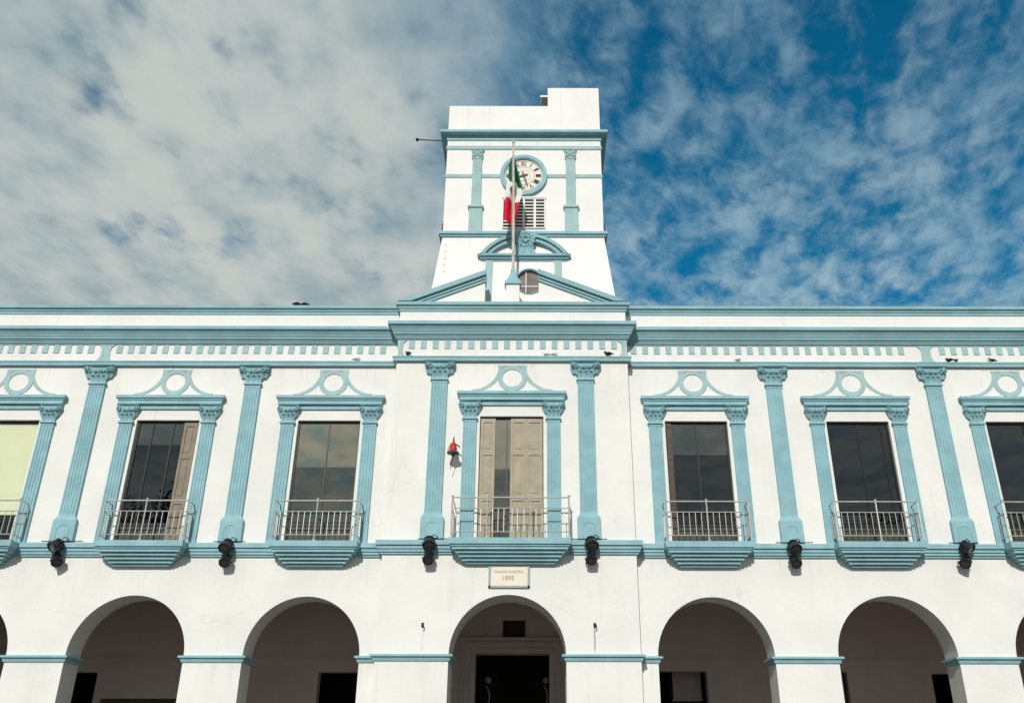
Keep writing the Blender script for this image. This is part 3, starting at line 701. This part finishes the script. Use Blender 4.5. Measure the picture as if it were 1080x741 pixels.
# pediment over the central bay
pd = MB()
pd.prism_xz([(-3.0, 13.3), (-.80, 13.3), (-.80, 14.23), ], YC + .02, -.03); pd.prism_xz([(.70, 13.3), (2.97, 13.3), (.70, 14.24)], YC + .02, -.03)
pd.box(-.80, .70, YC + .02, -.03, 13.2, 13.36)
pdo = pd.build('pediment', 'white_tower', hall)
def rake(xa, za, xb, zb):
    q = MB(); sl = (zb - za) / (xb - xa); z0 = za + .012
    nz = 1 / math.sqrt(1 + sl * sl)
    for lo, hi, p in ((-.30, -.225, .03), (-.226, -.14, .065), (-.141, -.005, .14)):
        a_, b_ = lo / nz, hi / nz
        pts = [(xa + (z0 - za - a_) / sl, z0), (xb, zb + a_), (xb, zb + b_), (xa + (z0 - za - b_) / sl, z0)]
        q.prism_xz(pts, YC - p, -.02 - .002 * p)
    q.build('raking_cornice', 'teal_trim', pdo)
rake(-3.22, 13.335, -.775, 14.345); rake(3.19, 13.335, .675, 14.375)

# ------------------------------------------------------------------ clock tower
TY, TX0, TX1, TYB = .6, -2.175, 2.655, 5.0
tw = MB()
tw.frustum((-2.56, 3.05, .13, 5.4), 12.4, (TX0, TX1, TY, TYB), 16.12)
tw.box(TX0, TX1, TY, TYB, 16.12, 19.96)
tw.box(TX0, TX1, TY, TY + .3, 19.96, 21.075); tw.box(TX0, TX0 + .3, TY + .302, TYB, 19.96, 21.07); tw.box(TX1 - .3, TX1, TY + .302, TYB, 19.96, 21.07); tw.box(TX0 + .302, TX1 - .302, TYB - .3, TYB, 19.96, 21.07)
tw.box(1.0, TX1 - .002, TY + .002, TY + .3, 21.076, 21.83); tw.box(TX1 - .3, TX1 - .002, TY + .302, TY + 1.6, 21.076, 21.82)
two = tw.build('tower', 'white_tower', hall)
q = MB(); q.box(.80, 1.06, TY + .31, TY + .62, 20.9, 21.72); q.build('bare_brick_pier', 'brick', two)
q = MB(); q.box(.76, 1.05, TY + .30, TY + .66, 21.72, 21.79); q.build('pier_cap', 'white_tower', two)
q = MB(); q.mould(TX0, TX1, TY, [(0, 19.68), (.03, 19.68), (.03, 19.76), (.05, 19.765), (.05, 19.83), (.09, 19.835), (.20, 19.86), (.22, 19.865), (.22, 19.955), (0, 19.98)], TYB); q.build('cornice', 'teal', two)
q = MB(); q.mould(TX0, TX1, TY, [(0, 19.33), (.03, 19.33), (.03, 19.46), (0, 19.465)], TYB); q.build('wall_band', 'teal_flat', two); q = MB(); q.mould(TX0, TX1, TY, [(0, 18.25), (.025, 18.25), (.025, 18.375), (0, 18.38)], TYB); q.build('wall_band', 'teal_flat', two)
q = MB(); q.mould(TX0, TX1, TY, [(0, 16.08), (.06, 16.085), (.06, 16.14), (.11, 16.15), (.11, 16.235), (0, 16.25)], TYB); q.build('ledge', 'teal', two)
def tower_pilaster(cx):
    m = MB(); m.box(cx - .145, cx + .145, TY - .065, TY + .01, 17.2, 18.95)
    m.box(cx - .20, cx + .20, TY - .09, TY + .01, 16.24, 17.07); m.mould(cx - .20, cx + .20, TY - .09, [(0, 17.07), (.04, 17.09), (.04, 17.15), (0, 17.2), (-.05, 17.21)], TY)
    m.box(cx - .16, cx + .16, TY - .08, TY + .01, 18.93, 18.97)
    p = m.build('tower_pilaster', 'teal_flat', two)
    c = MB(); c.box(cx - .175, cx + .175, TY - .08, TY + .01, 18.97, 19.26); c.box(cx - .2, cx + .2, TY - .11, TY + .01, 19.26, 19.325)
    for dx_, dz_ in ((-.1, .08), (.1, .08), (-.1, .22), (.1, .22), (0, .15)):
        c.lathe((cx + dx_, TY - .075, 18.97 + dz_), [(.065, 0), (.07, .02), (.04, .045), (.02, .035), (0, .05)], 10, axis=(0, -1, 0))
    c.build('carved_capital', 'teal_flat', two)
tower_pilaster(-1.21); tower_pilaster(1.69)
# clock
CKX, CKZ = .235, 18.31
ck = MB(); ck.ring(CKX, CKZ, .615, .725, TY - .10, TY + .01, 56, 1.04); ck.ring(CKX, CKZ, .585, .62, TY - .075, TY + .01, 56, 1.04)
cko = ck.build('clock', 'teal', hall)
q = MB(); q.disc(CKX, CKZ, .605, TY - .03, TY + .012, 56); q.build('dial', 'dial', cko)
q = MB(); q.ring(CKX, CKZ, .325, .345, TY - .036, TY - .02, 48); q.ring(CKX, CKZ, .545, .56, TY - .036, TY - .02, 48); q.ring(CKX, CKZ, .20, .21, TY - .036, TY - .02, 40); q.build('dial_ring', 'dialring', cko)
for k, s_ in enumerate(['XII', 'I', 'II', 'III', 'IIII', 'V', 'VI', 'VII', 'VIII', 'IX', 'X', 'XI']):
    a = R(30 * k)
    text_mesh('numeral', s_, .235, 'numeral', cko, (CKX + .447 * math.sin(a), TY - .042, CKZ + .447 * math.cos(a)), extr=.008, sx=.62, rot=(R(90), a, 0))
def hand(ang, ln, wd, y, nm):
    a = R(ang); s_, c_ = math.sin(a), math.cos(a); q = MB()
    pts = [(-wd * .7, -.14), (wd * .7, -.14), (wd, 0), (wd * .75, ln * .8), (0, ln), (-wd * .75, ln * .8), (-wd, 0)]
    q.prism_xz([(CKX + x * c_ + z * s_, CKZ - x * s_ + z * c_) for x, z in pts], y - .012, y); q.build(nm, 'hand', cko)
hand(253, .27, .032, TY - .05, 'hour_hand'); hand(163, .46, .026, TY - .068, 'minute_hand')
q = MB(); q.disc(CKX, CKZ, .045, TY - .09, TY - .03, 16); q.build('hand_boss', 'hand', cko)
# louvre
lv = MB()
lx = [(-.37, -.12), (-.05, .22), (.28, .55), (.62, .87)]
zr = [16.42 + .1155 * k for k in range(9)]
lv.cur = 1; lv.box(-.37, .87, TY - .004, TY + .02, 16.40, 17.44); lv.cur = 0
for a, b in ((-.40, -.37), (-.12, -.05), (.22, .28), (.55, .62), (.87, .90)): lv.box(a, b, TY - .05, TY + .01, 16.385, 17.46)
for k in range(10):
    z = 16.385 + .1155 * k
    for a, b in lx: lv.prism_yz([(TY - .048, z), (TY - .048, z + .035), (TY - .004, z + .062), (TY - .004, z + .01)], a, b)
lv.box(-.42, .92, TY - .07, TY + .01, 17.46, 17.51)
tag(lv.build('louvre', ['white_tower', 'darkroom'], two), 'white slatted vent below the clock')
# curved pediment with a carved shell on the battered base
fp = MB(); n = 26; fcx = .275; hw = 1.30
def arcpts(hw_, z0, h): # circular segment
    r_ = (hw_ * hw_ + h * h) / (2 * h); a0 = math.asin(min(1, hw_ / r_))
    return [(fcx + r_ * math.sin(-a0 + 2 * a0 * i / n), z0 - (r_ - h) + r_ * math.cos(-a0 + 2 * a0 * i / n)) for i in range(n + 1)]
fp.strip_xz(arcpts(1.02, 15.36, .50), arcpts(1.17, 15.36, .62), .40, .60); fp.strip_xz(arcpts(1.165, 15.36, .615), arcpts(1.31, 15.33, .74), .33, .60)
fp.mould(fcx - 1.2, fcx + 1.2, .50, [(0, 15.17), (.05, 15.175), (.05, 15.225), (.10, 15.23), (.10, 15.29), (.17, 15.30), (.17, 15.365), (0, 15.37)], .6)
fpo = fp.build('curved_pediment', 'teal_trim', two)
for a, b in ((-.855, -.645), (1.165, 1.375)):
    st = MB(); st.frustum((a, b, .27, .5), 13.75, (a, b, .44, .6), 15.172); st.build('pediment_strip', 'teal_flat', two)
sh = MB()
sh.frustum((fcx - .36, fcx + .36, .36, .6), 15.38, (fcx - .22, fcx + .22, .36, .6), 15.62)
sh.disc(fcx + .04, 15.87, .22, .36, .6, 20)
for k in range(11):
    a = R(-140 + 28 * k)
    px, pz = fcx + .04 + .22 * math.sin(a), 15.87 + .22 * math.cos(a)
    sh.lathe((px, .37, pz), [(.075, 0), (.08, .03), (.05, .07), (.02, .06), (0, .08)], 10, axis=(0.3 * math.sin(a), -1, .3 * math.cos(a)))
for k in range(6):
    a = R(60 * k); sh.lathe((fcx + .04 + .1 * math.sin(a), .35, 15.87 + .1 * math.cos(a)), [(.045, 0), (.05, .03), (.02, .06), (0, .06)], 9, axis=(0, -1, 0))
for k in (-1, 0, 1): leaf(sh, fcx + k * .2, .36, 15.40, .24, .17, .06)
sh.build('carved_shell', 'teal', fpo)
# round window
rw = MB(); RWX, RWZ = .43, 14.375
n_ = 24
an = [R(-20 + 220 * i / n_) for i in range(n_ + 1)]
rw.strip_xz([(RWX + .365 * math.cos(a), RWZ + .375 * math.sin(a)) for a in an], [(RWX + .405 * math.cos(a), RWZ + .42 * math.sin(a)) for a in an], .22, .5); rw.ring(RWX, RWZ, .365, .378, .30, .45, 44, 1.03); rwo = rw.build('round_window', 'teal', hall)
YM0 = .30; q = MB(); q.disc(RWX, RWZ, .37, .325, .37, 36); q.build('pane', 'g_brown', rwo)
q = MB(); q.box(RWX - .105, RWX - .082, YM0, YM0 + .03, RWZ - .35, RWZ + .35); q.box(RWX - .30, RWX + .32, YM0 + .002, YM0 + .03, RWZ - .155, RWZ - .13); q.build('muntin', 'white_tower', rwo)

# ------------------------------------------------------------------ flagpole and flag
fpole = empty('flagpole', (-.02, -.28, 13.36), 'pale flagpole rising from the pediment in front of the tower clock', 'flagpole')
q = MB(); q.box(-.185, .185, -.15, .15, -.02, .56); q.build('pedestal', 'white_tower', fpole)
q = MB(); q.mould(-.20, .20, -.165, [(0, .52), (.03, .53), (.03, .62), (0, .63)], .18)
q.frustum((-.20, .20, -.165, .165), .63, (-.09, .09, -.08, .08), .86); q.frustum((-.09, .09, -.08, .08), .86, (-.06, .06, -.06, .06), 1.08); q.build('pedestal_cap', 'teal', fpole)
q = MB(); q.tube([(0, 0, 1.05), (-.01, 0, 3.0), (-.045, 0, 5.5)], [.042, .036, .028], 12); q.build('pole', 'pole', fpole)
q = MB(); q.lathe((-.045, 0, 5.5), [(.02, 0), (.045, .03), (.05, .06), (.03, .10), (0, .12)], 12); q.tube([(-.035, -.04, 1.2), (-.06, -.045, 3.2), (-.075, -.03, 5.45)], .006, 5); q.build('finial', 'pole', fpole)

fg = MB(); NS, NTT = 54, 40
FROWS = [(0, -.105, 18.45, -.04, 18.45), (.12, -.20, 18.12, .08, 17.92), (.34, -.25, 17.66, .26, 17.18), (.5, -.30, 17.30, .19, 16.98), (.66, -.34, 16.95, .11, 16.72), (.85, -.34, 16.45, .06, 16.35), (1.0, -.32, 16.10, .0, 16.03)]
def flag_pt(s, t_):
    # hangs limp from its hoist; the fly end drops down beside the pole in loose folds
    for r0, r1 in zip(FROWS, FROWS[1:]):
        if s <= r1[0] + 1e-9: break
    k = (s - r0[0]) / (r1[0] - r0[0]); k = k * k * (3 - 2 * k) * .5 + k * .5
    l = [r0[i] + (r1[i] - r0[i]) * k for i in range(1, 5)]
    env = min(1.0, s * 4)
    x = l[0] + (l[2] - l[0]) * t_ + env * .028 * math.sin(11 * t_ + 4 * s)
    z = l[1] + (l[3] - l[1]) * t_ + .03 * env * math.sin(9 * t_ + 7 * s)
    y = -.20 + env * (.085 * math.sin(2 * math.pi * 1.7 * t_ + 2.2 * s) + .03 * math.sin(17 * t_ + 9 * s))
    return (x, y, z)
vs = [flag_pt(i / NS, j / NTT) for i in range(NS + 1) for j in range(NTT + 1)]
fg.v = vs
for i in range(NS):
    for j in range(NTT):
        a = i * (NTT + 1) + j; fg.f.append([a, a + 1, a + NTT + 2, a + NTT + 1])
        s_, t2 = (i + .5) / NS, (j + .5) / NTT
        mi = 0 if s_ < 1 / 3 else 1 if s_ < 2 / 3 else 2
        rr = math.hypot((s_ - .5) * 1.75, t2 - .5)
        if mi == 1 and rr < .17 and not (.09 < rr < .12 and t2 > .5): mi = 3
        if mi == 3 and rr > .12 and t2 < .52: mi = 0 if (i + j) % 2 else 3
        fg.m.append(mi)
fl_ = fg.build('flag', ['fl_green', 'fl_white', 'fl_red', 'emblem'], None, smooth=True)
tag(fl_, 'limp green, white and red flag hanging from the pole before the clock', 'flag')

# ------------------------------------------------------------------ rod on the tower side
rod = empty('lightning_rod', (-2.2, 1.3, 20.12), 'thin black rod with a round tip sticking out left of the tower', 'rod')
q = MB(); q.tube([(.05, 0, 0.10), (-1.05, 0, .16)], .018, 8); q.build('arm', 'iron', rod)
q = MB(); q.lathe((-1.06, 0, .16), [(0, -.06), (.045, -.04), (.06, 0), (.045, .04), (0, .06)], 12); q.build('tip', 'iron', rod, smooth=True)
for x, z, nm in ((-2.2, 16.62, 'small dark fixture on the left edge of the tower above its ledge'), (2.68, 16.62, 'small dark fixture on the right edge of the tower above its ledge')):
    q = MB(); q.box(x - .04, x + .04, .8, .9, z - .10, z + .08); q.tube([(x, .85, z + .06), (x, .85, z + .2)], .015, 6)
    tag(q.build('wall_fixture', 'iron'), nm, 'fixture')

# ------------------------------------------------------------------ floodlights
def head(r, ln, dirv):
    q = MB(); q.lathe((0, 0, 0), [(r * .55, -ln * .62), (r * .80, -ln * .55), (r * .86, -ln * .2), (r, -.02), (r * 1.08, ln * .25), (r * 1.08, ln * .40), (r * .95, ln * .40), (r * .9, ln * .3)], 18, axis=dirv)
    for k in range(4):
        h = -ln * (.5 - .11 * k); q.lathe((0, 0, 0), [(r * .5, h), (r * .98, h + .002), (r * .98, h + .014), (r * .5, h + .016)], 16, axis=dirv)
    l = MB(); l.lathe((0, 0, 0), [(0, ln * .30), (r * .9, ln * .30), (r * .9, ln * .33), (0, ln * .36)], 18, axis=dirv)
    return q, l
lamp_specs = [(-11.08, 0, -.45, .40, 'twin black floodlights below the far left pilaster, left of the shuttered window'),
              (-6.94, 0, -.10, .06, 'twin black floodlights below the second pilaster from the left'),
              (-1.95, YC, .05, .0, 'twin black floodlights on the ledge left of the central balcony'),
              (1.97, YC, .1, -.05, 'twin black floodlights on the ledge right of the central balcony'),
              (6.96, 0, .05, .0, 'twin black floodlights below the second pilaster from the right'),
              (11.14, 0, .55, -.40, 'twin black floodlights below the far right pilaster, lamps turned apart')]
for i, (x, y, tu, tl, lab) in enumerate(lamp_specs):
    lo = empty('floodlight', (x, y - .155, 6.735), lab, 'floodlight', 'twin floodlights along the string course')
    q = MB(); q.tube([(-.50 + .1 * (i % 3), .03, .02), (.52 - .12 * (i % 2), .02, .02)], .012, 6); q.box(-.07, .07, -.03, .06, 0, .03); q.box(-.03, .03, -.10, -.02, -.45, .02)
    q.tube([(.12, .03, .02), (.2, -.02, .06), (.1, -.08, .10), (0.04, -.12, .0)], .012, 6); q.build('bracket', 'black', lo)
    for (hx, hy, hz, r, tl_) in ((.10 * tu, -.14, -.13, .142, tu), (.10 * tl, -.08, -.47, .122, tl)):
        yk = MB(); 
        for sx in (-1, 1): yk.box(hx + sx * (r + .02) - .008, hx + sx * (r + .02) + .008, hy - .03, hy + .12, hz - .03, hz + .03)
        yk.box(hx - r - .02, hx + r + .02, hy + .12, hy + .135, hz - .03, hz + .03); yk.build('yoke', 'black', lo)
        q, l = head(r, .28, (tl_ * 1.1, -.62, -.62))
        ho = q.build('lamp_head', 'black', lo, loc=(hx, hy, hz)); l.build('lens', 'lens', ho)

# ------------------------------------------------------------------ bell
bl = empty('bell', (-1.46, YC, 9.06), 'small red bell with a dark rim hanging on a bracket left of the central window', 'bell')
q = MB(); q.box(-.05, .05, -.02, .0, -.14, .22); q.tube([(0, -.01, .16), (0, -.30, .24), (0, -.40, .18)], .022, 7); q.tube([(0, -.01, -.08), (0, -.18, .10), (0, -.32, .22)], .016, 6)
q.tube([(0, -.36, .18), (.01, -.36, .34)], [.03, .008], 7); q.tube([(-.02, -.36, .12), (.17, -.33, .03), (.2, -.3, -.02)], [.02, .02, .01], 6); q.build('bracket', 'iron', bl)
q = MB(); q.lathe((0, -.38, 0), [(0.02, .13), (.06, .12), (.085, .07), (.095, -.02), (.11, -.12), (.135, -.17)], 20); q.build('bell_body', 'red', bl, smooth=True)
q = MB(); q.lathe((0, -.38, 0), [(.135, -.165), (.185, -.20), (.19, -.225), (.15, -.225)], 20); q.build('rim', 'dgreen', bl)
q = MB(); q.tube([(-.02, -.38, .13), (-.10, -.40, .02), (-.15, -.41, -.10), (-.16, -.40, -.18)], [.02, .025, .025, .015], 7); q.build('ribbon', 'gold', bl)
q = MB(); q.tube([(0, -.38, -.1), (0, -.38, -.30)], .012, 6); q.lathe((0, -.38, -.30), [(0, -.05), (.04, -.03), (.045, 0), (.03, .03), (0, .04)], 10); q.tube([(0, -.38, -.33), (-.05, -.33, -.55), (-.07, -.28, -.70)], .01, 5); q.build('clapper', 'iron', bl)

bl.scale = (.82, .82, .82)

# ------------------------------------------------------------------ hooks
for x, lab in ((-2.03, 'small dark iron hook on the wall left of the central arch'), (2.02, 'small dark iron hook with a stain, right of the central arch')):
    q = MB(); q.box(x - .03, x + .03, YC - .015, YC, 4.70, 4.80); q.tube([(x, YC - .01, 4.77), (x + .01, YC - .10, 4.77), (x + .03, YC - .13, 4.72), (x + .02, YC - .10, 4.67)], .016, 7)
    tag(q.build('wall_hook', 'iron'), lab, 'hook')

# ------------------------------------------------------------------ pigeons
def pigeon(x, y, z, rz, m, lab, k=1.0, crouch=0.0):
    k *= .78
    q = MB()
    path = [(-.20, 0, .045), (-.13, 0, .06), (-.07, 0, .085), (0, 0, .10), (.06, 0, .115 - crouch * .02), (.095, 0, .15 - crouch * .05), (.11, 0, .185 - crouch * .08), (.135, 0, .195 - crouch * .085), (.155, 0, .19 - crouch * .085), (.178, 0, .182 - crouch * .085)]
    q.tube(path, [.012, .03, .052, .064, .058, .036, .030, .030, .014, .003], 10)
    for sy in (-1, 1): q.tube([(.0, sy * .025, .06), (.005, sy * .025, .0)], .006, 5)
    for sy in (-1, 1): q.tube([(.05, sy * .05, .115), (-.05, sy * .058, .095), (-.15, sy * .03, .06)], [.02, .03, .006], 7)
    c, s_ = math.cos(rz), math.sin(rz)
    q.v = [(x + k * (a * c - b * s_), y + k * (a * s_ + b * c), z + k * e) for a, b, e in q.v]
    tag(q.build('pigeon', m, smooth=True), lab, 'pigeon', 'pigeons on the ledges')
pigeon(-2.80, YC - .085, 11.69, 2.3, 'bird_grey', 'brown pigeon on the central ledge above the left pilaster', 1.0)
pigeon(2.57, YC - .085, 11.69, 2.6, 'bird_dark', 'dark pigeon on the central ledge right of the right pilaster', 1.0)
pigeon(11.86, -.085, 11.685, 2.2, 'bird_dark', 'dark pigeon at the ledge edge beside the far right pilaster', .9)
pigeon(12.03, -.085, 11.685, .5, 'bird_dark', 'small dark pigeon just right of another by the far right pilaster', .7)
pigeon(13.02, -.085, 11.685, 2.9, 'bird_dark', 'lone dark pigeon on the ledge above the window at the right edge', .8)
pigeon(-4.26, -.085, 11.685, .3, 'bird_white', 'white pigeon on the left wing ledge above the window nearest the centre', .85)
pigeon(.92, YC - .085, 11.69, 2.9, 'bird_white', 'white pigeon on the central ledge, left one of a pair', .8, .1)
pigeon(1.10, YC - .085, 11.69, .2, 'bird_white', 'white pigeon on the central ledge, right one of a pair', .8, .1)
pigeon(6.10, -.085, 11.685, .4, 'bird_white', 'white pigeon on the right wing ledge, left of the near pilaster', .85)
pigeon(-6.09, -.02, 13.385, 2.8, 'bird_dark', 'black pigeon on the roof parapet, left one of two', 1.15, .8)
pigeon(-5.86, -.02, 13.385, .2, 'bird_dark', 'black pigeon crouching on the roof parapet, right one of two', 1.05, 1.0)

# ------------------------------------------------------------------ trees across the plaza (seen mirrored in the glass)
def tree(x, y, h, rad, lab, seed):
    rd = random.Random(seed)
    r = empty('plaza_tree', (x, y, 0), lab, 'tree')
    q = MB(); q.tube([(0, 0, 0), (.1, .05, h * .2), (-.05, .1, h * .42), (.1, 0, h * .65)], [.38, .28, .2, .1], 10)
    for k in range(7):
        a = k * 2.4; q.tube([(0, 0, h * (.28 + .04 * k)), (math.cos(a) * rad * .35, math.sin(a) * rad * .35, h * (.45 + .04 * k)), (math.cos(a) * rad * .75, math.sin(a) * rad * .75, h * (.55 + .05 * k))], [.16, .1, .04], 7)
    q.build('trunk', 'bark', r)
    q = MB(); cl_ = []
    for k in range(26):
        a = rd.uniform(0, 6.28); e = rd.uniform(-.9, 1.0); rr = rad * rd.uniform(.35, .85) * math.sqrt(max(.15, 1 - e * e * .8))
        cl_.append((math.cos(a) * rr, math.sin(a) * rr, h * .66 + e * h * .27, rd.uniform(.8, 1.5)))
    for (cx, cy, cz, cr) in cl_:
        for k in range(260):
            v_ = Vector((rd.gauss(0, 1), rd.gauss(0, 1), rd.gauss(0, 1))).normalized() * cr * rd.uniform(.5, 1.05)
            n_ = Vector((rd.gauss(0, 1), rd.gauss(0, 1), rd.gauss(0, 1))).normalized(); e1 = n_.orthogonal().normalized(); e2 = n_.cross(e1); c_ = Vector((cx, cy, cz)) + v_; sz = rd.uniform(.07, .16)
            q.quad(c_ - e1 * sz, c_ + e2 * sz * .5, c_ + e1 * sz, c_ - e2 * sz * .5)
    q.build('crown', 'leaf', r)
tree(-18.3, -20.5, 14.6, 4.6, 'leafy plaza tree mirrored in the left wing windows', 3)
tree(17.5, -21.0, 12.6, 5.0, 'leafy plaza tree mirrored in the right wing windows', 5)
tree(28.0, -24.0, 13.2, 5.0, 'leafy plaza tree furthest right across the street', 9)
